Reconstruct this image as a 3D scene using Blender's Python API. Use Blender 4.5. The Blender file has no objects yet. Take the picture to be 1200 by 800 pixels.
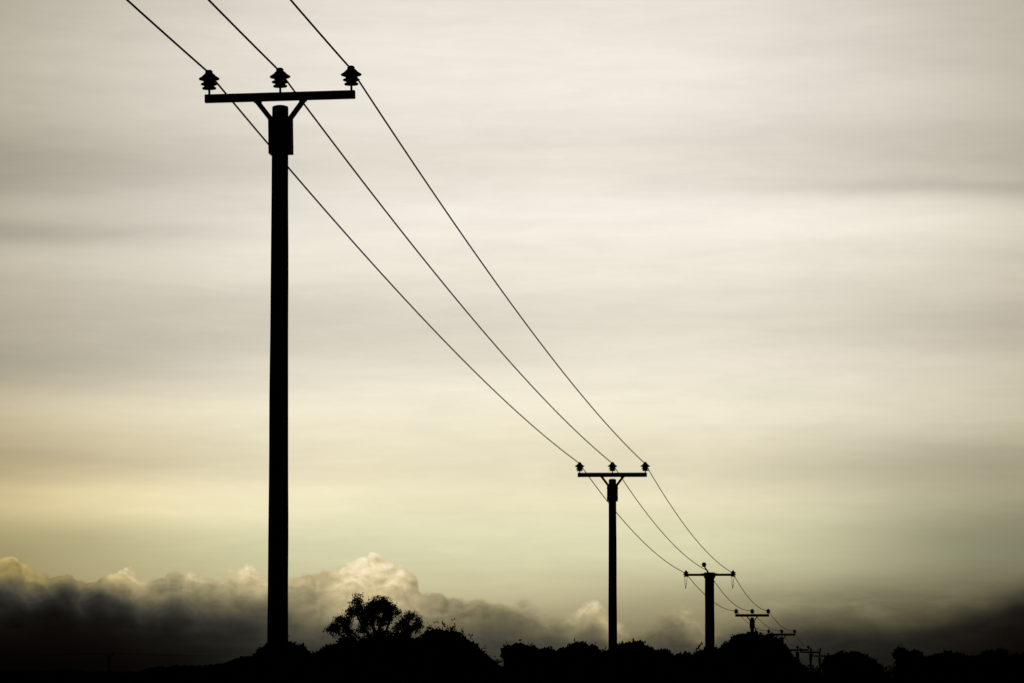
import bpy, math, random
import numpy as np
from mathutils import Vector, Matrix

SC = bpy.context.scene
COL = SC.collection
EYE = 1.6
F = 4800.0
PITCH = math.atan(392.0 / F)

# ------------------------------------------------------------------ camera
cam_d = bpy.data.cameras.new('camera')
cam_d.sensor_width = 36.0
cam_d.lens = F / 1200.0 * 36.0
cam_d.clip_start = 0.5
cam_d.clip_end = 60000.0
cam = bpy.data.objects.new('camera', cam_d)
cam.location = (0, 0, EYE)
cam.rotation_euler = (math.radians(90) + PITCH, 0, 0)
COL.objects.link(cam)
SC.camera = cam

# ------------------------------------------------------------------ exposure
SC.view_settings.view_transform = 'Standard'
SC.view_settings.look = 'None'
SC.view_settings.exposure = 0.0
SC.view_settings.gamma = 1.0
SC.view_settings.use_curve_mapping = False

# ------------------------------------------------------------------ world: dusk overcast, sun low behind thin cloud
SUN_AZ = 1.8      # degrees right of the view axis
SUN_EL = 5.5
world = bpy.data.worlds.new('World')
SC.world = world
world.use_nodes = True
WT = world.node_tree
WT.nodes.clear()


class S:
    """socket with arithmetic"""
    def __init__(s, k): s.k = k
    def __add__(s, o): return m_('ADD', s, o)
    def __radd__(s, o): return m_('ADD', o, s)
    def __sub__(s, o): return m_('SUBTRACT', s, o)
    def __rsub__(s, o): return m_('SUBTRACT', o, s)
    def __mul__(s, o): return m_('MULTIPLY', s, o)
    def __rmul__(s, o): return m_('MULTIPLY', o, s)
    def __truediv__(s, o): return m_('DIVIDE', s, o)
    def __rtruediv__(s, o): return m_('DIVIDE', o, s)


def link(v, inp):
    if isinstance(v, S): WT.links.new(v.k, inp)
    else: inp.default_value = v


def m_(op, a, b=0.0, c=None):
    n = WT.nodes.new('ShaderNodeMath'); n.operation = op
    link(a, n.inputs[0]); link(b, n.inputs[1])
    if c is not None: link(c, n.inputs[2])
    return S(n.outputs[0])


def expo(a): return m_('EXPONENT', a)


def smooth(a, lo, hi, t0=0.0, t1=1.0):
    n = WT.nodes.new('ShaderNodeMapRange'); n.interpolation_type = 'SMOOTHSTEP'
    link(a, n.inputs[0]); link(lo, n.inputs[1]); link(hi, n.inputs[2]); link(t0, n.inputs[3]); link(t1, n.inputs[4])
    return S(n.outputs[0])


def mixf(f, a, b): return a + (b - a) * f if isinstance(b, S) or isinstance(a, S) else f * (b - a) + a


def xyz(x, y, z):
    n = WT.nodes.new('ShaderNodeCombineXYZ')
    link(x, n.inputs[0]); link(y, n.inputs[1]); link(z, n.inputs[2])
    return S(n.outputs[0])


def noise(vec, scale=1.0, detail=3.0, rough=0.5, dist=0.0):
    n = WT.nodes.new('ShaderNodeTexNoise'); n.noise_dimensions = '3D'
    link(vec, n.inputs['Vector'])
    n.inputs['Scale'].default_value = scale; n.inputs['Detail'].default_value = detail
    n.inputs['Roughness'].default_value = rough; n.inputs['Distortion'].default_value = dist
    return S(n.outputs[0]) - 0.5


def voro(vec, scale):
    n = WT.nodes.new('ShaderNodeTexVoronoi'); n.voronoi_dimensions = '3D'; n.feature = 'F1'
    link(vec, n.inputs['Vector']); n.inputs['Scale'].default_value = scale
    return S(n.outputs['Distance'])


def curve(v, pts, lo, hi, vmax):
    """piecewise smooth function of v through pts (x, y)"""
    n = WT.nodes.new('ShaderNodeFloatCurve')
    cm = n.mapping.curves[0]
    P = [((x - lo) / (hi - lo), y / vmax) for x, y in pts]
    while len(cm.points) < len(P): cm.points.new(0.5, 0.5)
    for p, (x, y) in zip(cm.points, P): p.location = (x, y); p.handle_type = 'AUTO'
    n.mapping.update()
    link(m_('MINIMUM', m_('MAXIMUM', (v - lo) / (hi - lo), 0.0), 1.0), n.inputs['Value'])
    return S(n.outputs[0]) * vmax


def lin(c): 
    c /= 255.0
    return c / 12.92 if c <= 0.04045 else ((c + 0.055) / 1.055) ** 2.4


def rgbramp(v, pts, lo, hi):
    n = WT.nodes.new('ShaderNodeValToRGB'); n.color_ramp.interpolation = 'B_SPLINE'
    el = n.color_ramp.elements
    P = sorted(((x - lo) / (hi - lo), c) for x, c in pts)
    while len(el) < len(P): el.new(0.5)
    for e, (x, c) in zip(el, P):
        e.position = x; e.color = (lin(c[0]), lin(c[1]), lin(c[2]), 1)
    link((v - lo) / (hi - lo), n.inputs[0])
    s = WT.nodes.new('ShaderNodeSeparateColor')
    WT.links.new(n.outputs[0], s.inputs[0])
    return [S(s.outputs[i]) for i in range(3)]


def mix3(f, a, b): return [a[i] * (1.0 - f) + b[i] * f for i in range(3)]
def mul3(a, k): return [a[i] * (k[i] if isinstance(k, (list, tuple)) else k) for i in range(3)]


tc = WT.nodes.new('ShaderNodeTexCoord')
sp = WT.nodes.new('ShaderNodeSeparateXYZ')
WT.links.new(tc.outputs['Generated'], sp.inputs[0])
dx, dy, dz = [S(sp.outputs[i]) for i in range(3)]
DEG = 180 / math.pi
K = F / DEG                                  # angular unit: 83.8 per degree
AZ = m_('ARCTAN2', dx, dy) * DEG
EL = m_('ARCSINE', dz) * DEG
U = AZ * K + 600.0                           # azimuth, in units of 1/83.8 degree
V = 792.0 - EL * K                           # elevation, same units, growing downward from the horizon at 792
PX, PY, PZ = dx * F, dy * F, dz * F

# slow undulation of the stratus layers
wv = noise(xyz(PX / 420.0, PY / 420.0, PZ / 190.0), 1.0, 2.0, 0.5)
Vw = V + wv * 34.0 + (U - 600.0) * -0.006
base = rgbramp(Vw, [(-1400, (150, 148, 142)), (-500, (216, 211, 202)), (0, (234, 228, 218)), (130, (232, 226, 215)), (200, (229, 222, 208)),
                   (250, (240, 234, 223)), (310, (235, 228, 213)), (370, (229, 220, 204)), (450, (238, 231, 212)), (520, (237, 228, 199)),
                   (600, (232, 222, 188)), (655, (225, 216, 180)), (700, (207, 197, 156)), (735, (155, 146, 110)),
                   (765, (80, 78, 60)), (800, (40, 39, 32))], -1400, 800)

# long streaks of thicker and thinner cloud: (u, v, width, height, strength in e-folds)
STREAKS = [(10, 205, 240, 34, -0.30), (0, 276, 190, 11, -0.30), (40, 395, 330, 34, -0.13), (480, 388, 280, 30, -0.09), (420, 480, 300, 36, 0.05),
           (240, 330, 300, 26, 0.03), (20, 440, 190, 22, -0.20), (60, 545, 200, 15, -0.13), (50, 594, 240, 24, 0.36),
           (60, 486, 170, 14, 0.07), (1130, 223, 210, 7, -0.20), (1150, 180, 220, 30, -0.17), (860, 255, 300, 30, 0.04), (1120, 260, 200, 20, 0.10),
           (1150, 535, 170, 22, -0.22), (1130, 585, 220, 16, 0.07), (620, 455, 260, 40, 0.02), (1150, 380, 120, 30, -0.12),
           (640, 120, 500, 60, 0.03), (760, 540, 220, 16, -0.05), (560, 60, 200, 70, 0.03), (1200, 630, 150, 60, -0.65), (1110, 712, 220, 28, -0.8),
           (1230, 30, 130, 90, -0.06), (-30, 640, 130, 40, -0.2)]
acc = None
for (cx, cy, sx, sy, am) in STREAKS:
    a = (U - cx) / sx; b = (Vw - cy) / sy
    g = expo((a * a + b * b) * -0.5) * am
    acc = g if acc is None else acc + g
fine = noise(xyz(PX / 330.0, PY / 330.0, PZ / 26.0), 1.0, 4.0, 0.55)
broad = noise(xyz(PX / 520.0, PY / 520.0, PZ / 85.0), 1.0, 3.0, 0.5)
wisp = noise(xyz(PX / 130.0, PY / 130.0, PZ / 24.0 + 5.0), 1.0, 6.0, 0.62, 0.6)
mottle = noise(xyz(PX / 38.0, PY / 38.0, PZ / 9.0 + 2.0), 1.0, 4.0, 0.65, 0.4)
acc = acc + fine * 0.16 + broad * 0.16 + wisp * 0.16 + mottle * 0.065
rag = noise(xyz(PX / 75.0, PY / 75.0, PZ / 15.0 + 4.0), 1.0, 5.0, 0.62, 0.5)
acc = acc + rag * 1.1 * smooth(U, 830.0, 960.0) * smooth(V, 668.0, 715.0)

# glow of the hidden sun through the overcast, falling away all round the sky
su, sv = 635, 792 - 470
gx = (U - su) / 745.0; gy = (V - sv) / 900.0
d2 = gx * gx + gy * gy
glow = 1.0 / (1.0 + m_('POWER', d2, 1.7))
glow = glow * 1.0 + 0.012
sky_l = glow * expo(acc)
warm = m_('LOGARITHM', glow, math.e)
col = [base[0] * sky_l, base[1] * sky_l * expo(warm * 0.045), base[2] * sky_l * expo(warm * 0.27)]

# greenish clear gap just above the cumulus
gap = expo(((V - 640.0) / 34.0) * ((V - 640.0) / 34.0) * -0.5)
ochre = smooth(V, 400.0, 600.0) * smooth(U, 420.0, -60.0)
col = [col[0] * (1.0 - gap * 0.06), col[1] * (1.0 - ochre * 0.10), col[2] * (1.0 - gap * 0.03) * (1.0 - ochre * 0.22)]
olive = smooth(V, 480.0, 660.0) * smooth(U, 850.0, 1200.0)
col = [col[0] * (1.0 - olive * 0.04), col[1] * (1.0 - olive * 0.02), col[2]]

# ---- cumulus bank along the horizon
LO, HI = -900, 2100
def puff(ox, oz, detail=True):
    w = noise(xyz(PX / 30.0 + ox / 30.0, PY / 30.0, PZ / 26.0 + oz / 26.0), 1.0, 2.0, 0.5)
    vec = xyz((PX + ox) / 34.0 + w * 0.7, PY / 34.0, (PZ + oz) / 24.0 + w * 0.7)
    a = voro(vec, 1.0)
    b = voro(vec, 2.3)
    r = (0.55 - a) * 1.0 + (0.55 - b) * 0.42
    n = noise(xyz((PX + ox) / 9.0, PY / 9.0, (PZ + oz) / 8.0), 1.0, 3.0, 0.6)
    return r + (0.5 - voro(vec, 5.1)) * 0.20 + n * 0.24
pf = puff(0.0, 0.0)
pf2 = puff(-5.0, 6.0)
emb = (pf - pf2)                                # relief, lit from the upper left

def bank(h, soft, lift):
    """depth below the outline"""
    return V - h + pf * lift

H1 = [(-900, 670), (-200, 660), (0, 656), (25, 662), (50, 675), (75, 672), (95, 679), (120, 675), (150, 671), (180, 682), (215, 674), (250, 677), (285, 666), (310, 674),
      (345, 676), (375, 674), (394, 670), (406, 656), (425, 653), (450, 655), (470, 661), (484, 676), (492, 692), (510, 701), (560, 704), (620, 712), (668, 722), (688, 706), (705, 716),
      (735, 734), (775, 728), (797, 713), (818, 728), (870, 736), (930, 730), (1000, 729), (1040, 731), (1090, 724), (1130, 714), (1165, 704), (1200, 692), (1300, 690), (2100, 672)]
B1 = [(-900, 40), (-60, 150), (0, 180), (60, 150), (100, 138), (125, 165), (152, 218), (180, 160), (205, 160), (228, 205), (250, 176), (285, 222), (320, 208), (350, 178), (385, 188), (415, 232), (455, 228), (478, 205), (500, 155), (600, 142), (668, 170), (692, 228), (730, 190),
      (770, 135), (800, 178), (850, 105), (930, 62), (1050, 42), (1140, 36), (1200, 36), (1400, 30), (2100, 30)]
DK = [(-900, 30), (0, 27), (80, 17), (160, 22), (300, 28), (350, 44), (380, 52), (450, 62), (490, 44), (600, 27), (700, 24), (800, 24), (900, 24), (1100, 24), (1200, 26), (2100, 30)]
LO_ = [(-900, 0.002), (0, 0.003), (130, 0.006), (260, 0.022), (350, 0.042), (470, 0.060), (600, 0.078), (740, 0.082), (860, 0.06), (960, 0.035), (1080, 0.016), (1200, 0.006), (2100, 0.003)]
h1 = curve(U, H1, LO, HI, 1000.0)
b1 = curve(U, [(x, lin(y)) for x, y in B1], LO, HI, 1.0)
dk = curve(U, DK, LO, HI, 100.0)
lo = curve(U, LO_, LO, HI, 0.2)
edge = smooth(U, 480.0, 640.0)                 # the bank is crisp at left, hazier to the right
edge2 = smooth(U, 820.0, 930.0)
s1 = bank(h1, 1.0, 17.0 - edge2 * 11.0)
mask1 = smooth(s1, -1.5 - edge2 * 22.0 - edge * 3.0, 3.0 + edge * 9.0 + edge2 * 12.0)
t1 = m_('MAXIMUM', s1, 0.0) / dk
tower = smooth(U, 320.0, 385.0) * smooth(U, 540.0, 470.0)
fall = expo(t1 * t1 * t1 * -1.1) * tower + expo(t1 * t1 * -1.2) * (1.0 - tower)
# second, nearer row of billows in front of it
n2 = noise(xyz(PX / 70.0 + 3.1, PY / 70.0, PZ / 60.0), 1.0, 2.0, 0.5)
s2 = s1 - dk * 0.42 + n2 * 48.0
rim2 = smooth(s2, -2.0, 2.5)
t2 = m_('MAXIMUM', s2, 0.0) / dk
shade = 1.0 - rim2 * 0.24 * expo(t2 * -2.2) 
n3 = noise(xyz(PX / 60.0, PY / 60.0, PZ / 16.0 + 9.0), 1.0, 4.0, 0.6)
lum = b1 * fall * shade * m_('MAXIMUM', 1.0 + emb * 0.62, 0.35) + lo * (1.0 - fall) * (1.0 + n3 * 1.1)
lum = lum + b1 * 0.12 * expo(t1 * t1 * -0.34) * (1.0 - fall) * m_('MAXIMUM', 1.0 + emb * 1.3 + n3 * 2.0, 0.0)
# final darkening towards the ground in the bank
low = smooth(V, 700.0, 790.0)
drop = curve(U, [(-900, 0.05), (0, 0.12), (200, 0.22), (400, 0.45), (700, 0.42), (900, 0.40), (1100, 0.4), (1200, 0.2), (2100, 0.05)], LO, HI, 1.0)
lum = lum * (1.0 - low * (1.0 - drop))
# tint: cream on lit tops, ochre where thicker, neutral grey-green in the dark base
tf = smooth(lum, 0.02, 0.75)
tint = mix3(tf, [1.05, 1.0, 0.80], [1.05, 0.92, 0.67])
gold = smooth(U, 250.0, -40.0) * smooth(lum, 0.03, 0.3)
tint = [tint[0], tint[1] * (1.0 - gold * 0.10), tint[2] * (1.0 - gold * 0.45)]
mid = smooth(lum, 0.010, 0.13) * smooth(lum, 1.1, 0.45)
tint = [tint[0], tint[1] * (1.0 - mid * 0.085), tint[2] * (1.0 - mid * 0.34)]
bankc = mul3(tint, lum)
col = mix3(mask1, col, bankc)
# below the horizon the air stays as dark as the foot of the bank
col = [m_('MAXIMUM', c, 0.0004) for c in col]
cc = WT.nodes.new('ShaderNodeCombineColor')
for i in range(3): link(col[i], cc.inputs[i])

nish = WT.nodes.new('ShaderNodeTexSky')
nish.sky_type = 'NISHITA'; nish.sun_disc = False
nish.sun_elevation = math.radians(SUN_EL); nish.sun_rotation = math.radians(SUN_AZ)
nish.air_density = 1.0; nish.dust_density = 2.0
bgn = WT.nodes.new('ShaderNodeBackground'); bgn.inputs['Strength'].default_value = 0.05
WT.links.new(nish.outputs[0], bgn.inputs['Color'])
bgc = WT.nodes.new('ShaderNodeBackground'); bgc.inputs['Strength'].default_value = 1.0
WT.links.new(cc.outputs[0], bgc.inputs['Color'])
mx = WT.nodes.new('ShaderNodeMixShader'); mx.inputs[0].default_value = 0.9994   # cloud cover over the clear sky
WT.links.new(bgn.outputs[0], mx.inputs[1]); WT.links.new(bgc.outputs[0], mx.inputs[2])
wo = WT.nodes.new('ShaderNodeOutputWorld')
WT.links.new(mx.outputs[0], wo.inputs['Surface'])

# ------------------------------------------------------------------ sun (veiled, low, behind the line)
sl = bpy.data.lights.new('sun', 'SUN')
sl.energy = 0.12; sl.angle = math.radians(12); sl.color = (1.0, 0.86, 0.62)
so = bpy.data.objects.new('sun', sl)
az, el = math.radians(SUN_AZ), math.radians(SUN_EL)
so.rotation_euler = Vector((math.sin(az) * math.cos(el), math.cos(az) * math.cos(el), math.sin(el))).to_track_quat('Z', 'Y').to_euler()
so.location = (0, 0, 40)
COL.objects.link(so)


# ================================================================== materials
def mat(name, c, rough=0.85, spec=0.15, var=0.35, scale=(1, 1, 1), bump=0.0, metallic=0.0):
    m = bpy.data.materials.new(name); m.use_nodes = True
    nt = m.node_tree; b = nt.nodes['Principled BSDF']
    t = nt.nodes.new('ShaderNodeTexCoord'); mp = nt.nodes.new('ShaderNodeMapping'); mp.inputs['Scale'].default_value = scale
    nz = nt.nodes.new('ShaderNodeTexNoise'); nz.inputs['Scale'].default_value = 1.0; nz.inputs['Detail'].default_value = 5
    cr = nt.nodes.new('ShaderNodeValToRGB')
    cr.color_ramp.elements[0].position = 0.3; cr.color_ramp.elements[1].position = 0.72
    cr.color_ramp.elements[0].color = tuple(v * (1 - var) for v in c) + (1,)
    cr.color_ramp.elements[1].color = tuple(v * (1 + var) for v in c) + (1,)
    L = nt.links
    L.new(t.outputs['Object'], mp.inputs[0]); L.new(mp.outputs[0], nz.inputs[0]); L.new(nz.outputs[0], cr.inputs[0])
    L.new(cr.outputs[0], b.inputs['Base Color'])
    b.inputs['Roughness'].default_value = rough; b.inputs['Specular IOR Level'].default_value = spec
    b.inputs['Metallic'].default_value = metallic
    if bump:
        bp = nt.nodes.new('ShaderNodeBump'); bp.inputs['Strength'].default_value = bump; bp.inputs['Distance'].default_value = 0.02
        L.new(nz.outputs[0], bp.inputs['Height']); L.new(bp.outputs[0], b.inputs['Normal'])
    return m


M_POLE = mat('creosoted_wood', (0.030, 0.024, 0.019), 0.9, 0.08, 0.4, (14, 14, 0.7), 0.5)
M_STEEL = mat('weathered_galvanised_steel', (0.045, 0.044, 0.042), 0.8, 0.1, 0.3, (9, 9, 9), 0.15)
M_GLAZE = mat('brown_glazed_porcelain', (0.035, 0.020, 0.014), 0.45, 0.25, 0.2, (8, 8, 8))
M_WIRE = mat('dull_aluminium_wire', (0.10, 0.095, 0.085), 0.7, 0.1, 0.2, (3, 3, 3))
M_BARK = mat('bark', (0.045, 0.036, 0.028), 0.95, 0.03, 0.4, (6, 6, 1.5), 0.6)
M_LEAF = mat('hawthorn_leaves', (0.040, 0.052, 0.026), 0.95, 0.02, 0.4, (0.9, 0.9, 0.9))
M_LEAF2 = mat('ash_leaves', (0.050, 0.050, 0.028), 0.95, 0.02, 0.4, (0.7, 0.7, 0.7))
M_FIELD = mat('pasture', (0.045, 0.055, 0.028), 1.0, 0.0, 0.35, (0.15, 0.15, 0.15), 0.4)


# ================================================================== helpers
def tag(o, label=None, cat=None, group=None, kind=None):
    if label: o['label'] = label
    if cat: o['category'] = cat
    if group: o['group'] = group
    if kind: o['kind'] = kind
    return o


def mesh_np(name, verts, faces, material, smoothf=False):
    """verts (n,3) float; faces (m,k) int array or list of lists"""
    me = bpy.data.meshes.new(name)
    verts = np.asarray(verts, np.float32)
    if isinstance(faces, np.ndarray):
        k = faces.shape[1]; nf = len(faces)
        me.vertices.add(len(verts)); me.vertices.foreach_set('co', verts.ravel())
        me.loops.add(nf * k); me.loops.foreach_set('vertex_index', faces.ravel().astype(np.int32))
        me.polygons.add(nf); me.polygons.foreach_set('loop_start', np.arange(0, nf * k, k, dtype=np.int32))
        me.polygons.foreach_set('loop_total', np.full(nf, k, np.int32))
        me.update(calc_edges=True)
    else:
        me.from_pydata([tuple(map(float, v)) for v in verts], [], faces); me.update()
    me.materials.append(material)
    if smoothf: me.polygons.foreach_set('use_smooth', np.ones(len(me.polygons), bool))
    return me


def link_obj(name, me, parent=None, loc=(0, 0, 0)):
    o = bpy.data.objects.new(name, me); COL.objects.link(o)
    o.location = loc
    if parent: o.parent = parent
    return o


def empty(name, loc, rz=0):
    o = bpy.data.objects.new(name, None); COL.objects.link(o)
    o.location = loc; o.rotation_euler = (0, 0, rz); o.empty_display_size = 0.5
    return o


class Build:
    def __init__(s): s.v = []; s.f = []
    def lathe(s, prof, n=20, c=(0, 0), jit=None):
        b = len(s.v)
        for i, (r, z) in enumerate(prof):
            for k in range(n):
                a = 2 * math.pi * k / n
                rr = r * (1 + (jit(a, z) if jit else 0))
                s.v.append((c[0] + rr * math.cos(a), c[1] + rr * math.sin(a), z))
        for i in range(len(prof) - 1):
            for k in range(n):
                k2 = (k + 1) % n
                s.f.append([b + i * n + k, b + i * n + k2, b + (i + 1) * n + k2, b + (i + 1) * n + k])
        s.f.append([b + k for k in range(n)][::-1]); s.f.append([b + (len(prof) - 1) * n + k for k in range(n)])
        return s
    def box(s, x0, x1, y0, y1, z0, z1, ch=0.0):
        b = len(s.v)
        # chamfered along x edges
        c = ch
        ring = [(y0 + c, z0), (y1 - c, z0), (y1, z0 + c), (y1, z1 - c), (y1 - c, z1), (y0 + c, z1), (y0, z1 - c), (y0, z0 + c)]
        for x in (x0, x1):
            for y, z in ring: s.v.append((x, y, z))
        for k in range(8):
            k2 = (k + 1) % 8
            s.f.append([b + k, b + k2, b + 8 + k2, b + 8 + k])
        s.f.append([b + k for k in range(8)][::-1]); s.f.append([b + 8 + k for k in range(8)])
        return s
    def bar(s, p, q, w, d):
        """square bar from p to q"""
        p = Vector(p); q = Vector(q); a = (q - p).normalized()
        y = Vector((0, 1, 0)) if abs(a.y) < 0.9 else Vector((1, 0, 0))
        u = a.cross(y).normalized() * w / 2; v = a.cross(u).normalized() * d / 2
        b = len(s.v)
        for o in (p, q):
            for (i, j) in ((-1, -1), (1, -1), (1, 1), (-1, 1)): s.v.append(tuple(o + u * i + v * j))
        for k in range(4):
            k2 = (k + 1) % 4
            s.f.append([b + k, b + k2, b + 4 + k2, b + 4 + k])
        s.f.append([b + 3, b + 2, b + 1, b]); s.f.append([b + 4, b + 5, b + 6, b + 7])
        return s
    def tube(s, pts, rad, n=6):
        b = len(s.v); m = len(pts)
        pts = [Vector(p) for p in pts]
        for i, p in enumerate(pts):
            a = (pts[min(i + 1, m - 1)] - pts[max(i - 1, 0)]).normalized()
            ref = Vector((0, 0, 1)) if abs(a.z) < 0.9 else Vector((1, 0, 0))
            u = a.cross(ref).normalized(); v = a.cross(u).normalized()
            r = rad[i] if hasattr(rad, '__len__') else rad
            for k in range(n):
                t = 2 * math.pi * k / n
                s.v.append(tuple(p + (u * math.cos(t) + v * math.sin(t)) * r))
        for i in range(m - 1):
            for k in range(n):
                k2 = (k + 1) % n
                s.f.append([b + i * n + k, b + i * n + k2, b + (i + 1) * n + k2, b + (i + 1) * n + k])
        s.f.append([b + k for k in range(n)][::-1]); s.f.append([b + (m - 1) * n + k for k in range(n)])
        return s
    def mesh(s, name, m, sm=False):
        me = mesh_np(name, s.v, s.f, m)
        if sm:
            me.polygons.foreach_set('use_smooth', np.ones(len(me.polygons), bool))
            me.set_sharp_from_angle(angle=math.radians(35))
        return me


def at(u, v, D):
    """point at forward distance D seen in direction (u, v) of the survey sketch"""
    c, s = math.cos(PITCH), math.sin(PITCH)
    t = (400 - v) / F
    r = (t * c + s) / (c - t * s)
    z = r * D
    return Vector(((u - 600) / F * (D * c + z * s), D, z + EYE))


# ================================================================== ground
G_D = [-4000, -60, 0, 30, 66, 145, 209, 298, 369, 443, 600, 24000]
G_Z = [1.5, 0.8, 0.0, 0.15, 0.1, -2.1, -4.1, -4.85, -5.45, -6.4, -6.4, -6.4]
def gz(D): return float(np.interp(D, G_D, G_Z))


ys = np.array(sorted(set(list(np.linspace(-4000, -60, 8)) + list(np.linspace(-60, 620, 120)) + list(np.geomspace(620, 24000, 30)))))
xs = np.array(sorted(set(list(-np.geomspace(90, 12000, 16)) + list(np.linspace(-90, 140, 60)) + list(np.geomspace(140, 12000, 16)))))
rg = np.random.default_rng(3)
XX, YY = np.meshgrid(xs, ys)
ZZ = np.interp(YY, G_D, G_Z)
ZZ = ZZ + 0.05 * np.sin(XX * 0.31 + YY * 0.17) + 0.04 * np.sin(XX * 0.13 - YY * 0.41)
nx, ny = len(xs), len(ys)
V3 = np.stack([XX, YY, ZZ], -1).reshape(-1, 3)
I = np.arange(nx * ny).reshape(ny, nx)
Q = np.stack([I[:-1, :-1], I[:-1, 1:], I[1:, 1:], I[1:, :-1]], -1).reshape(-1, 4)
tag(link_obj('ground', mesh_np('ground', V3, Q, M_FIELD, True)), kind='structure')

# ================================================================== the pole line
ARM_H = 10.9
SPAN_D = {1: 66.0, 2: 145.2, 3: 209.3, 4: 297.85, 5: 368.8, 6: 443.4, 7: 505.0, 8: 572.2}
ATT = {1: [(243, 84), (327, 83), (412, 82)], 2: [(679, 542.5), (717, 542), (756, 543)], 3: [(803.5, 671), (829, 668), (858.5, 670.5)],
       4: [(862.5, 715), (881, 714.5), (900, 714.5)], 5: [(901, 738), (915, 738), (930.5, 738)],
       6: [(921, 756), (934, 756), (947, 756)], 7: [(938, 758.5), (950, 758.5), (961.5, 758.5)], 8: [(950, 763), (960, 763), (970, 763)]}


def pole_shaft_mesh(r_top, r_bot, top, name='pole_shaft'):
    b = Build()
    def jit(a, z): return 0.012 * math.sin(3 * a + z * 1.7) + 0.010 * math.sin(2 * a - z * 2.9) + 0.006 * math.sin(7 * a + z * 0.6)
    prof = [(r_bot * 1.02, -1.2)]
    for i in range(24):
        t = i / 23
        prof.append((r_bot + (r_top - r_bot) * t, t * (top - 0.02)))
    prof.append((r_top * 0.94, top)); prof.append((r_top * 0.55, top + 0.016))
    return b.lathe(prof, 28, jit=jit).mesh(name, M_POLE, True)


def insulator_mesh():
    P = [(0.045, 0.150), (0.100, 0.155), (0.109, 0.168), (0.106, 0.182), (0.080, 0.194), (0.077, 0.208), (0.124, 0.226), (0.131, 0.236), (0.122, 0.250),
         (0.090, 0.262), (0.087, 0.284), (0.150, 0.306), (0.160, 0.318), (0.152, 0.334), (0.108, 0.362), (0.080, 0.392), (0.070, 0.402),
         (0.058, 0.410), (0.052, 0.422), (0.058, 0.432), (0.048, 0.448), (0.030, 0.462), (0.010, 0.466)]
    P = [(r * 1.07, 0.15 + (z - 0.15) * 1.03) for r, z in P]
    return Build().lathe(P, 24).mesh('insulator', M_GLAZE, True)


def make_pole():
    root = empty('utility_pole', (0, 0, 0))
    Hh = ARM_H
    link_obj('pole_shaft', pole_shaft_mesh(0.131, 0.178, Hh - 0.16), root)
    # steel sleeve clamped round the head
    b = Build()
    b.box(-0.184, 0.184, -0.15, 0.15, -0.94, -0.36, 0.0)
    link_obj('head_sleeve', b.mesh('head_sleeve', M_STEEL), root, (0, 0, Hh))
    for z in (-0.47, -0.82):
        b = Build()
        b.tube([(-0.205, 0, z), (0.205, 0, z)], 0.016, 8)
        link_obj('clamp_bolt', b.mesh('clamp_bolt', M_STEEL), root, (0, 0, Hh))
    b = Build(); b.box(-1.235, 1.222, -0.06, 0.06, -0.066, 0.066, 0.008)
    link_obj('crossarm', b.mesh('crossarm', M_STEEL), root, (0, 0, Hh))
    for s in (-1, 1):
        b = Build(); b.bar((s * 0.39, 0, -0.058), (s * 0.13, 0, -0.40), 0.08, 0.06)
        b.box(s * 0.37 - 0.06, s * 0.37 + 0.06, -0.045, 0.045, -0.09, -0.064, 0.004)
        link_obj('brace', b.mesh('brace', M_STEEL), root, (0, 0, Hh))
    im = insulator_mesh()
    pm = Build().lathe([(0.019, 0.06), (0.019, 0.16)], 10).mesh('insulator_pin', M_STEEL)
    wm = Build().tube([(0.0, -0.12, 0.452), (-0.05, -0.06, 0.43), (-0.052, 0.0, 0.418), (-0.05, 0.06, 0.43), (0.0, 0.12, 0.452)], 0.009, 6).mesh('binder_wire', M_WIRE)
    for x in (-1.165, 0.0, 1.165):
        io = link_obj('insulator', im, root, (x, 0, Hh))
        link_obj('insulator_pin', pm, io)
        link_obj('binder_wire', wm, io)
    return root


def copy_tree(o, parent=None):
    c = o.copy(); COL.objects.link(c); c.parent = parent
    for ch in list(o.children): copy_tree(ch, c)
    return c


LINE = 'poles of the overhead line receding to the right'
proto = make_pole()
LBL = {1: 'nearest and tallest black wooden pole with three ribbed insulators on its crossarm',
       2: 'second pole along the line, slim with braced crossarm, right of centre',
       4: 'pole head with three small insulators standing just above the rounded tree',
       5: 'small distant pole half hidden behind the right shoulder of the rounded tree',
       6: 'tiny far pole with its crossarm crossing the sloping right edge of the rounded tree',
       7: 'tiny far pole in the dip between two rounded trees, left of the last one',
       8: 'farthest and smallest pole of the line, beside the domed tree on the right'}
ROT = {k: math.radians(-5.2) for k in range(1, 9)}
ARMPX = {1: (328.5, 113.5), 2: (717.7, 556), 4: (881.5, 720.5), 5: (916, 743), 6: (934.5, 761), 7: (950, 763.5), 8: (960.5, 768)}
ROLL = {1: -0.95, 2: 0.1, 4: 0.0, 5: 0.6, 6: -0.5, 7: 0.4, 8: 0.0}
for k in (1, 2, 4, 5, 6, 7, 8):
    r = proto if k == 1 else copy_tree(proto)
    p = at(*ARMPX[k], SPAN_D[k])
    r.location = (p.x, p.y, p.z - ARM_H); r.rotation_euler = (0, 0, ROT[k])
    tag(r, LBL[k], 'utility pole', LINE)
    for ch in r.children:
        if not ch.name.startswith('pole_shaft'):
            ch.rotation_euler = (0, math.radians(ROLL[k]), 0)
            if ch.name.startswith('insulator') and abs(ch.location.x) > 0.5:
                ch.location.z = ARM_H - ch.location.x * math.sin(math.radians(ROLL[k]))
            if k > 1 and ch.name.startswith('insulator'):
                ch.location.z -= 0.02
                if k >= 4: ch.scale = (1.15, 1.15, 1.05)
            if k > 1 and ch.name.startswith('crossarm'): ch.scale = (1, 1, 1.15 if k == 2 else 1.45)

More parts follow.
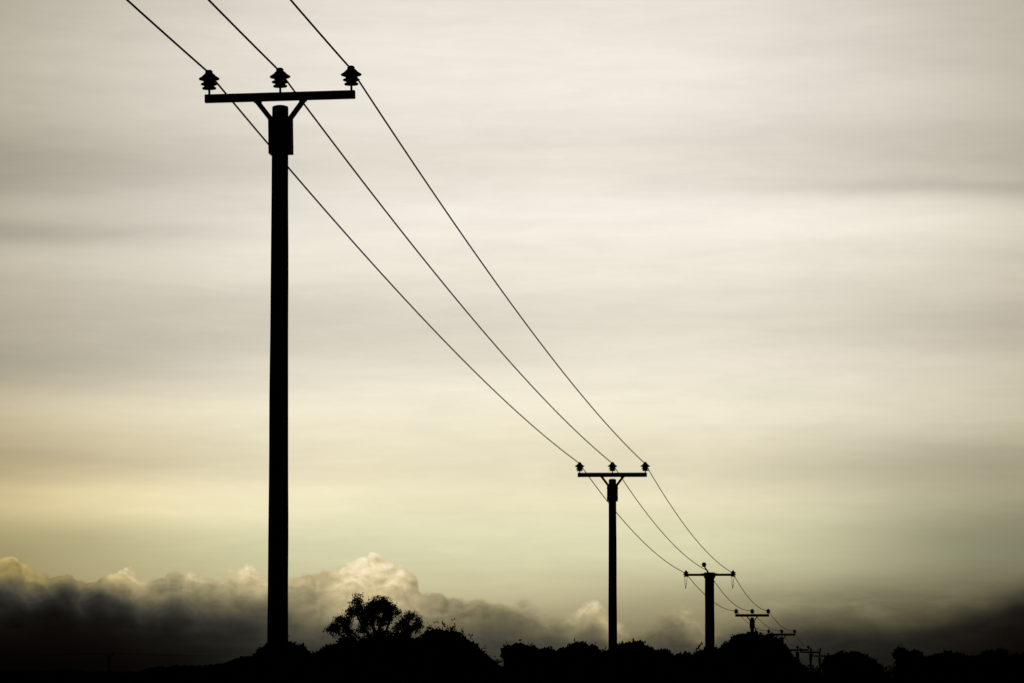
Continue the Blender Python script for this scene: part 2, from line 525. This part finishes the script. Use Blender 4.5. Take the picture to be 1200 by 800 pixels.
# ---- third pole: strain pole with heavier shaft
p3 = at(831.5, 673, SPAN_D[3])
sp3 = empty('utility_pole', (p3.x, p3.y, p3.z - ARM_H), ROT[3])
tag(sp3, 'thick strain pole, third along, with one raised insulator and hanging wire loops', 'utility pole', LINE)
Hh = ARM_H
link_obj('pole_shaft', pole_shaft_mesh(0.235, 0.262, Hh + 0.10), sp3)
b = Build(); b.lathe([(0.248, -0.20), (0.31, -0.08), (0.33, 0.03), (0.26, 0.12)], 20)
link_obj('pole_collar', b.mesh('pole_collar', M_STEEL, True), sp3, (0, 0, Hh))
b = Build(); b.box(-1.22, -0.36, -0.055, 0.055, -0.06, 0.06, 0.008); b.box(0.36, 1.22, -0.055, 0.055, -0.06, 0.06, 0.008)
b.box(-0.40, 0.40, -0.41, -0.37, -0.07, 0.07, 0.006)
link_obj('crossarm', b.mesh('crossarm', M_STEEL), sp3, (0, 0, Hh))
strain = Build()
strain.lathe([(0.05, -0.13), (0.11, -0.12), (0.12, -0.09), (0.07, -0.06), (0.145, -0.03), (0.155, 0.0), (0.09, 0.04), (0.14, 0.07), (0.13, 0.10), (0.06, 0.13), (0.05, 0.18), (0.02, 0.2)], 18)
sm_ = strain.mesh('insulator', M_GLAZE, True)
for s in (-1, 1):
    io = link_obj('insulator', sm_, sp3, (s * 1.2, 0, Hh + 0.03))
    b = Build()
    pts = [(-0.06, -0.35, 0.0)] + [(-0.06 + 0.08 * t, -0.35 + 0.7 * t, -0.72 * math.sin(math.pi * t) ** 0.7) for t in [0.1, 0.2, 0.3, 0.4, 0.5, 0.6, 0.7, 0.8, 0.9]] + [(0.08, 0.35, 0.0)]
    b.tube(pts, 0.013, 6)
    link_obj('jumper_loop', b.mesh('jumper_loop', M_WIRE), io)
b = Build(); b.tube([(-0.05, -0.2, 0.1), (-0.16, -0.2, 0.26), (-0.27, -0.2, 0.44)], [0.045, 0.04, 0.03], 8)
br = link_obj('insulator_bracket', b.mesh('insulator_bracket', M_STEEL), sp3, (0, 0, Hh))
b = Build(); b.lathe([(0.05, 0.40), (0.10, 0.42), (0.12, 0.46), (0.09, 0.49), (0.125, 0.52), (0.12, 0.56), (0.08, 0.60), (0.04, 0.63)], 16, c=(-0.27, -0.2))
link_obj('insulator', b.mesh('insulator', M_GLAZE, True), sp3, (0, 0, Hh))

# ---- conductors
def catenary(A, B, sag, n=40):
    return [A.lerp(B, i / n) - Vector((0, 0, 4 * sag * (i / n) * (1 - i / n))) for i in range(n + 1)]


side = ['left', 'middle', 'right']
P0 = [Vector((-12.1, -13.2, 11.55 + EYE)), Vector((-11.0, -13.2, 11.7 + EYE)), Vector((-9.85, -13.2, 11.8 + EYE))]
SAG = {1: 0.5, 2: 0.55, 3: 0.5, 4: 0.45, 5: 0.45, 6: 0.4, 7: 0.4}
for i in range(3):
    A = {k: at(*ATT[k][i], SPAN_D[k]) for k in ATT}
    pts = catenary(P0[i], A[1], 0.5) + catenary(A[1], A[2], SAG[1])[1:] + catenary(A[2], A[3], SAG[2])[1:]
    b = Build(); b.tube(pts, 0.0165, 6)
    tag(link_obj('conductor_wire', b.mesh('conductor_wire', M_WIRE, True)),
        '%s wire of three from the frame top to the thick strain pole' % side[i], 'power line', 'near overhead wires')
    pts = catenary(A[3], A[4], SAG[3] + (0.1 if i == 1 else 0))
    for k in (4, 5, 6, 7): pts += catenary(A[k], A[k + 1], SAG[k])[1:]
    pts += catenary(A[8], A[8] + Vector((6.6, 70, 0)), 0.4)[1:]
    b = Build(); b.tube(pts, 0.019, 6)
    tag(link_obj('conductor_wire', b.mesh('conductor_wire', M_WIRE, True)),
        '%s wire of three running from the thick strain pole to the far poles' % side[i], 'power line', 'far overhead wires')

# ---- the other, far line at lower left
fp = at(128, 767.5, 700)
r = copy_tree(proto); r.location = (fp.x, fp.y, fp.z - ARM_H); r.rotation_euler = (0, 0, math.radians(62))
tag(r, 'faint tiny pole against the dark cloud at the lower left horizon', 'utility pole')
for ch in r.children: ch.rotation_euler = (0, 0, 0)
for j, dyy in enumerate((-1.0, 0.0, 1.0)):
    a = Vector((fp.x + dyy * 0.5, fp.y + dyy, fp.z + 0.42))
    c0 = a + Vector((62, -22, -0.3)); c1 = a - Vector((62, -22, -0.2))
    b = Build(); b.tube(catenary(c1, a, 0.5, 16) + catenary(a, c0, 0.5, 16)[1:], 0.016, 5)
    tag(link_obj('conductor_wire', b.mesh('conductor_wire', M_WIRE, True)),
        ['lowest and faintest of the level wires on the faint lower left pole', 'middle level wire on the faint tiny pole at lower left', 'farthest of the level wires on the faint lower left pole'][j], 'power line', 'wires of the far line at lower left')


# ================================================================== vegetation
def leaves(pts, size, rng, inner=None):
    """one quad leaf spray per point"""
    n = len(pts)
    a = rng.normal(size=(n, 3)); a /= np.linalg.norm(a, axis=1)[:, None]
    b = rng.normal(size=(n, 3)); b -= (a * b).sum(1)[:, None] * a; b /= np.linalg.norm(b, axis=1)[:, None]
    s = size * rng.uniform(0.55, 1.25, n)[:, None]
    if inner is not None: s = s * (1 + inner[:, None])
    w = rng.uniform(0.45, 0.8, n)[:, None]
    v = np.stack([pts - a * s * 0.5, pts + b * s * w * 0.5 + a * s * 0.08, pts + a * s * 0.5, pts - b * s * w * 0.5 + a * s * 0.08], 1)
    return v.reshape(-1, 3), np.arange(n * 4).reshape(n, 4)


def lumps(rng, dirs, k=26, amp=0.16):
    """uneven billowing outline as a function of direction"""
    c = rng.normal(size=(k, 3)); c /= np.linalg.norm(c, axis=1)[:, None]
    d = dirs @ c.T
    return (np.clip((d - 0.80) / 0.20, 0, 1) ** 0.7).max(1) * amp - amp * 0.55


def crown_points(blobs, n, rng, amp=0.16, rough=0.04):
    vol = np.array([b[3] * b[4] + b[4] * b[5] + b[3] * b[5] for b in blobs]); cnt = (n * vol / vol.sum()).astype(int) + 1
    out = []; inn = []
    for b_, m in zip(blobs, cnt):
        d = rng.normal(size=(m, 3)); d /= np.linalg.norm(d, axis=1)[:, None]
        q = rng.uniform(0.15, 1.0, m) ** 0.45
        rr = q * (1 + lumps(rng, d, 26, amp)) + np.clip(rng.normal(size=m), -2, 1.8) * rough
        inn.append(np.clip((0.93 - q) / 0.12, 0, 1) * 3.0)
        out.append(np.array(b_[:3]) + d * rr[:, None] * np.array(b_[3:6]))
    return np.concatenate(out), np.concatenate(inn)


def limbs_mesh(h, r, targets, rng):
    b = Build()
    b.tube([(0, 0, -0.4), (0.03 * h, 0, h * 0.2), (-0.01 * h, 0.01 * h, h * 0.45), (0.01 * h, 0, h * 0.7)], [r * 1.25, r, r * 0.75, r * 0.4], 9)
    for t in targets:
        z0 = h * rng.uniform(0.2, 0.55)
        p0 = Vector((0, 0, z0)); p1 = Vector(t)
        mid = p0.lerp(p1, 0.5) + Vector((rng.normal() * 0.1 * h * 0.3, rng.normal() * 0.1 * h * 0.3, 0.05 * h))
        b.tube([p0, mid, p1], [r * 0.5, r * 0.32, r * 0.1], 6)
    return b


def round_tree(label, u0, u1, vtop, D, seed, group, prof=None, size=0.22, n=4200, name='tree', cat='tree', squash=0.5, shoots=9, spiky=0.018, amp=0.14):
    """crown spans u0..u1 with its top at vtop, at distance D"""
    rng = np.random.default_rng(seed)
    cx = at((u0 + u1) / 2, vtop, D); w = (u1 - u0) / F * D
    g = gz(D); top = cx.z; h = top - g
    root = empty(name, (cx.x, D, g))
    tag(root, label, cat, group)
    if prof is None:
        rz = min(h * 0.55, w * squash + 0.4)
        blobs = [(0, 0, h - rz * 1.0, w / 2, w / 2.2, rz)]
        zlow = h - rz
        # skirts fill down to the hedge bottom
        blobs.append((0, 0, zlow * 0.5, w * 0.48, w * 0.42, zlow * 0.62))
        for j in range(7):
            a = rng.uniform(0, 6.28); q = rng.uniform(0.35, 0.6)
            s = w * rng.uniform(0.14, 0.22)
            blobs.append((math.cos(a) * w * 0.5 * q, math.sin(a) * w * 0.45 * q, h - s * 1.05 - rz * q * q * rng.uniform(0.8, 1.5), s, s, s))
    else:
        blobs = []
        for (pu, pv, pr) in prof:         # lobe top centre and radius
            x = (pu - (u0 + u1) / 2) / F * D; z = at(pu, pv, D).z - g; s = pr / F * D
            blobs.append((x, rng.uniform(-0.3, 0.3) * s, z - s, s, s, s))
            zl = z - s
            blobs.append((x, 0, zl * 0.5, s * 0.98, s, zl * 0.62))
    pts, inn = crown_points(blobs, n, rng, amp, spiky)
    # leafy shoots breaking the outline
    lines, sp_, top_b = [], [], [q for q in blobs if q[2] > h * 0.45]
    for _ in range(shoots):
        q = top_b[rng.integers(0, len(top_b))]
        d = rng.normal(size=3); d[2] = abs(d[2]) + 0.5; d /= np.linalg.norm(d)
        ln = rng.uniform(0.10, 0.30) * max(w * 0.12, 0.5) * 2.0; m = 9
        tt = np.linspace(-0.3, 1, m)[:, None]
        p0_ = np.array(q[:3]) + d * np.array(q[3:6])
        bend = rng.normal(size=3) * 0.3
        ax = p0_ + (d + bend * tt) * tt * ln; lines.append([tuple(map(float, a_)) for a_ in ax])
        sp_.append(ax + rng.normal(size=(m, 3)) * 0.03)
    if sp_:
        sp_ = np.concatenate(sp_); pts = np.concatenate([pts, sp_]); inn = np.concatenate([inn, np.full(len(sp_), -0.25)])
    ok = pts[:, 2] > 0.02; pts = pts[ok]; inn = inn[ok]
    v, f = leaves(pts, size, rng, inn)
    link_obj('crown', mesh_np('crown', v, f, M_LEAF), root)
    tg = [(q[0] * 0.8, q[1] * 0.8, q[2]) for q in blobs[:10]]
    tb = limbs_mesh(h, 0.03 * h, tg, rng)
    for ln_ in lines: tb.tube(ln_, list(np.linspace(0.022, 0.008, len(ln_)) * (1 + D / 400.0)), 4)
    link_obj('trunk', tb.mesh('trunk', M_BARK, True), root)
    return root


TG = 'trees and bushes along the dark skyline'
round_tree('small round bush at the foot of the nearest pole', 299, 366, 748.5, 112, 11, TG,
           prof=[(316, 755, 13), (333, 750.5, 16), (348, 756, 14), (357, 765, 10), (306, 765, 9)], size=0.10, n=12000, shoots=2, amp=0.08, name='bush', cat='bush')
# broad mass under the open-crowned tree
round_tree('broad dark thicket filling the bank below the open-crowned tree', 362, 500, 742, 235, 12, TG,
           prof=[(374, 765, 14), (392, 753, 22), (412, 745, 26), (440, 740, 28), (466, 740, 26), (487, 746, 24)], size=0.20, n=16000, name='thicket', cat='bushes')
round_tree('ragged twiggy tree between the open-crowned tree and the notch in the skyline', 478, 590, 731, 240, 13, TG,
           prof=[(490, 753, 12), (502, 742, 9), (511, 738, 8), (521, 738, 9), (531, 740, 8), (541, 747, 9), (550, 752, 10), (560, 761, 10), (569, 768, 9), (577, 775, 8)], size=0.15, n=20000, spiky=0.03, shoots=26)
round_tree('flat-topped bush just right of the notch in the skyline', 587, 632, 754, 330, 14, TG,
           prof=[(597, 756, 10), (609, 753.5, 13), (622, 757, 11)], size=0.2, n=8000, name='bush', cat='bush', squash=0.45)
round_tree('small low bush between the flat-topped bush and the wide dome', 629, 656, 757, 330, 15, TG, size=0.2, n=4000, name='bush', cat='bush')
round_tree('wide low dome of foliage left of the second pole', 650, 716, 751.5, 300, 16, TG,
           prof=[(661, 759, 12), (678, 751.5, 20), (694, 756, 16), (707, 763, 12)], size=0.2, n=11000)
round_tree('rounded tree close against the right side of the second pole', 718, 768, 750, 300, 17, TG,
           prof=[(729, 754, 12), (742, 750, 19), (757, 757, 13)], size=0.2, n=9000)
round_tree('low lumpy bush right of the rounded tree beside the second pole', 762, 790, 759, 320, 18, TG, size=0.2, n=4000, name='bush', cat='bush')
round_tree('lowest bush of the row, left of the strain pole', 785, 816, 762.5, 330, 19, TG, size=0.2, n=4000, name='bush', cat='bush')
round_tree('bush around the foot of the thick strain pole', 810, 852, 756, 222, 20, TG,
           prof=[(820, 762, 11), (834, 756, 15), (846, 763, 11)], size=0.15, n=7000, name='bush', cat='bush')
round_tree('large rounded tree rising in front of the fourth pole', 842, 930, 738, 268, 21, TG,
           prof=[(855, 751, 13), (868, 742, 17), (884, 738, 20), (899, 742, 18), (910, 750, 15), (918, 759, 13), (927, 769, 11), (936, 777, 9)], size=0.16, n=22000)
round_tree('domed tree standing alone to the right of the farthest pole', 963, 1032, 761, 520, 22, TG,
           prof=[(974, 767, 12), (989, 762, 16), (1004, 762, 16), (1016, 769, 13), (1026, 777, 9)], size=0.3, n=9000)
round_tree('narrow knobbly tree just right of the deep gap in the far skyline', 1045, 1080, 755, 560, 23, TG,
           prof=[(1055, 758, 8), (1062, 762, 10), (1073, 762, 9)], size=0.3, n=6000)
far = [('low far tree right of the narrow knobbly tree', [(1088, 768, 12), (1099, 766, 12)]),
       ('middle far tree of the right-hand row, slightly domed', [(1112, 762, 13), (1123, 764, 12)]),
       ('low far tree between the slightly domed one and the row end', [(1138, 768, 12), (1149, 767, 12)]),
       ('far tree with a double top near the right edge', [(1160, 761, 12), (1172, 760, 11)]),
       ('last far tree at the right edge of the frame', [(1188, 765, 12), (1204, 764, 15), (1220, 764, 12)])]
for j, (lb, pr) in enumerate(far):
    round_tree(lb, pr[0][0] - 14, pr[-1][0] + 14, min(q[1] for q in pr), 600, 30 + j, TG, prof=pr, size=0.32, n=5000)


# ---- open-crowned tree: branching skeleton with sparse sprays
def open_tree():
    rng = np.random.default_rng(77)
    D = 250.0; g = gz(D); c = at(440, 700, D); h = c.z - g
    root = empty('tree', (c.x, D, g))
    tag(root, 'open-crowned tree with sky showing between its twigs, tallest on the skyline', 'tree', TG)
    k = D / F
    def loc(u, v): p = at(u, v, D); return Vector((p.x - c.x, 0, p.z - g))
    bt = Build(); bw = Build(); tips = []
    def grow(p, d, ln, r, depth):
        pts = [p]; q = p.copy(); dd = d.normalized()
        for _ in range(3):
            dd = (dd + Vector(rng.normal(size=3)) * 0.16 + Vector((0, 0, 0.03))).normalized()
            q = q + dd * ln / 3; pts.append(q.copy())
        (bt if depth < 2 else bw).tube(pts, [r, r * 0.85, r * 0.7, r * 0.55], 5 if depth > 1 else 7)
        if depth >= 2: tips.extend([pts[2], pts[3]])
        if depth >= 4: return
        for _ in range(3 if depth < 3 else 3):
            a = Vector(rng.normal(size=3)); a.y *= 0.8
            nd = (dd * 1.0 + a * 0.55).normalized()
            grow(pts[-1] if rng.random() < 0.6 else pts[2], nd, ln * rng.uniform(0.6, 0.8), r * 0.55, depth + 1)
    # main limbs towards each sub-crown (end point, reach)
    base = loc(440, 792); base.z = -0.3
    stems = [((432, 765), (397, 742), 0.085), ((436, 760), (404, 733), 0.075), ((440, 758), (419, 723), 0.10), ((442, 750), (437, 721), 0.11),
             ((444, 750), (450, 720), 0.11), ((446, 755), (458, 724), 0.09), ((452, 765), (474, 737), 0.09), ((455, 765), (480, 733), 0.08), ((444, 760), (426, 735), 0.08)]
    bt.tube([base, loc(441, 780), loc(442, 765)], [0.30, 0.26, 0.2], 10)
    for (m, e, r) in stems:
        yo = rng.uniform(-0.9, 0.9)
        P = [loc(441, 772), loc(*m) + Vector((0, yo * 0.4, 0)), loc(*e) + Vector((0, yo, 0))]
        bt.tube([P[0], P[1], P[1].lerp(P[2], 0.5) + Vector((rng.normal() * 0.08, 0, 0.05)), P[2]], [r * 1.2, r, r * 0.8, r * 0.6], 7)
        for _ in range(3):
            d = (P[2] - P[1]).normalized() + Vector(rng.normal(size=3)) * 0.5
            grow(P[2] if _ else P[1].lerp(P[2], 0.7), d, 0.36, r * 0.5, 1)
    link_obj('trunk', bt.mesh('trunk', M_BARK, True), root)
    link_obj('twigs', bw.mesh('twigs', M_BARK), root)
    T = np.array([tuple(t) for t in tips])
    # sprays around the twig ends, plus the denser clumps of the crown
    pts = np.repeat(T, 5, 0) + rng.normal(size=(len(T) * 5, 3)) * 0.09
    clumps = [((418, 706), 7, 9, 700), ((411, 716), 6, 6, 300), ((424, 713), 5, 8, 250), ((441, 708), 8, 9, 1200), ((450, 710), 8, 10, 1300), ((436, 720), 7, 9, 500), ((456, 722), 5, 10, 500), ((447, 728), 7, 8, 500),
              ((480, 722), 8, 5, 420), ((473, 731), 4, 7, 160), ((489, 729), 5, 6, 180), ((466, 718), 4, 5, 60), ((400, 727), 6, 4, 200), ((393, 733), 6, 4, 200), ((410, 727), 6, 8, 240), ((431, 727), 6, 8, 240), ((466, 733), 6, 8, 180), ((487, 736), 6, 6, 160), ((390, 741), 5, 5, 130), ((405, 737), 6, 5, 120),
              ((425, 736), 7, 9, 300), ((447, 742), 14, 6, 900), ((478, 741), 9, 7, 300), ((412, 745), 14, 6, 420)]
    more = []
    for ((u, v), ru, rv, n) in clumps:
        n = int(n * 1.35)
        cc_ = np.array(loc(u, v))
        sub = np.clip(rng.normal(size=(max(8, n // 5), 3)), -2.1, 2.1) * np.array([ru, ru, rv]) * k * 0.5
        more.append(cc_ + sub[rng.integers(0, len(sub), n)] + rng.normal(size=(n, 3)) * 0.06)
    pts = np.concatenate([pts] + more)
    v, f = leaves(pts, 0.115, rng)
    link_obj('crown', mesh_np('crown', v, f, M_LEAF2), root)
open_tree()

# a few bare shoots breaking the outline of the ragged tree
# ---- hedgerows
def hedge(label, prof, D, seed, size, dens, depth=1.6):
    rng = np.random.default_rng(seed)
    us = [p[0] for p in prof]; vs = [p[1] for p in prof]
    g = gz(D); cx = at((us[0] + us[-1]) / 2, 780, D)
    root = empty('hedgerow', (cx.x, D, g)); tag(root, label, 'hedge', 'hedgerows')
    L = (us[-1] - us[0]) / F * D
    n = int(L * 4 * dens)
    u = rng.uniform(us[0], us[-1], n); v = np.interp(u, us, vs)
    ub = np.linspace(us[0], us[-1], int(L / 0.7) + 2); bump = rng.uniform(-1.0, 1.0, len(ub))
    v = v + np.interp(u, ub, bump) * 1.2
    top = (792 - v) / F * D + EYE - g
    z = top * (1 - 0.9 * rng.uniform(0, 1, n) ** 1.6)
    yy = rng.uniform(-depth, depth, n) * np.sqrt(np.clip(1.02 - (z / top) ** 2, 0, 1))
    x = (u - 600) / F * D - cx.x
    pts = np.stack([x, yy, z], -1) + rng.normal(size=(n, 3)) * 0.05
    vv, f = leaves(pts, size, rng, np.clip((0.95 - z / top) / 0.08, 0, 1) * 2.4)
    link_obj('foliage', mesh_np('foliage', vv, f, M_LEAF), root)
    b = Build()
    for xx in np.arange(-L / 2 + 0.6, L / 2, 1.9):
        hh = float(np.interp((xx + cx.x) * F / D + 600, us, (792 - np.array(vs)) / F * D + EYE - g))
        b.tube([(xx, 0, -0.2), (xx + rng.normal() * 0.1, rng.normal() * 0.1, hh * 0.5), (xx + rng.normal() * 0.25, 0, hh * 0.85)], [0.07, 0.05, 0.02], 6)
    link_obj('stems', b.mesh('stems', M_BARK), root)


hedge('low hedge stepping up from the dark left field towards the nearest pole', [(168, 789), (178, 783), (205, 780.5), (240, 781), (262, 778), (276, 773), (300, 770), (312, 769), (372, 769)], 380, 51, 0.5, 110)
hedge('faint flat hedge along the horizon at the far left', [(-60, 786), (60, 785), (135, 787), (175, 787), (300, 786)], 620, 52, 0.55, 60)
hedge('long hedge joining the bushes from the notch to the large rounded tree', [(562, 776), (600, 771), (700, 768), (780, 769), (860, 768), (925, 778), (966, 781)], 345, 53, 0.24, 60)
hedge('far hedge under the right-hand row of small trees', [(935, 783), (1030, 782), (1050, 776), (1120, 775), (1230, 773)], 620, 54, 0.35, 50)
hedge('hedge below the thicket, from the nearest pole to the notch', [(300, 775), (380, 770), (470, 762), (560, 768), (584, 778), (600, 782)], 262, 55, 0.2, 70)
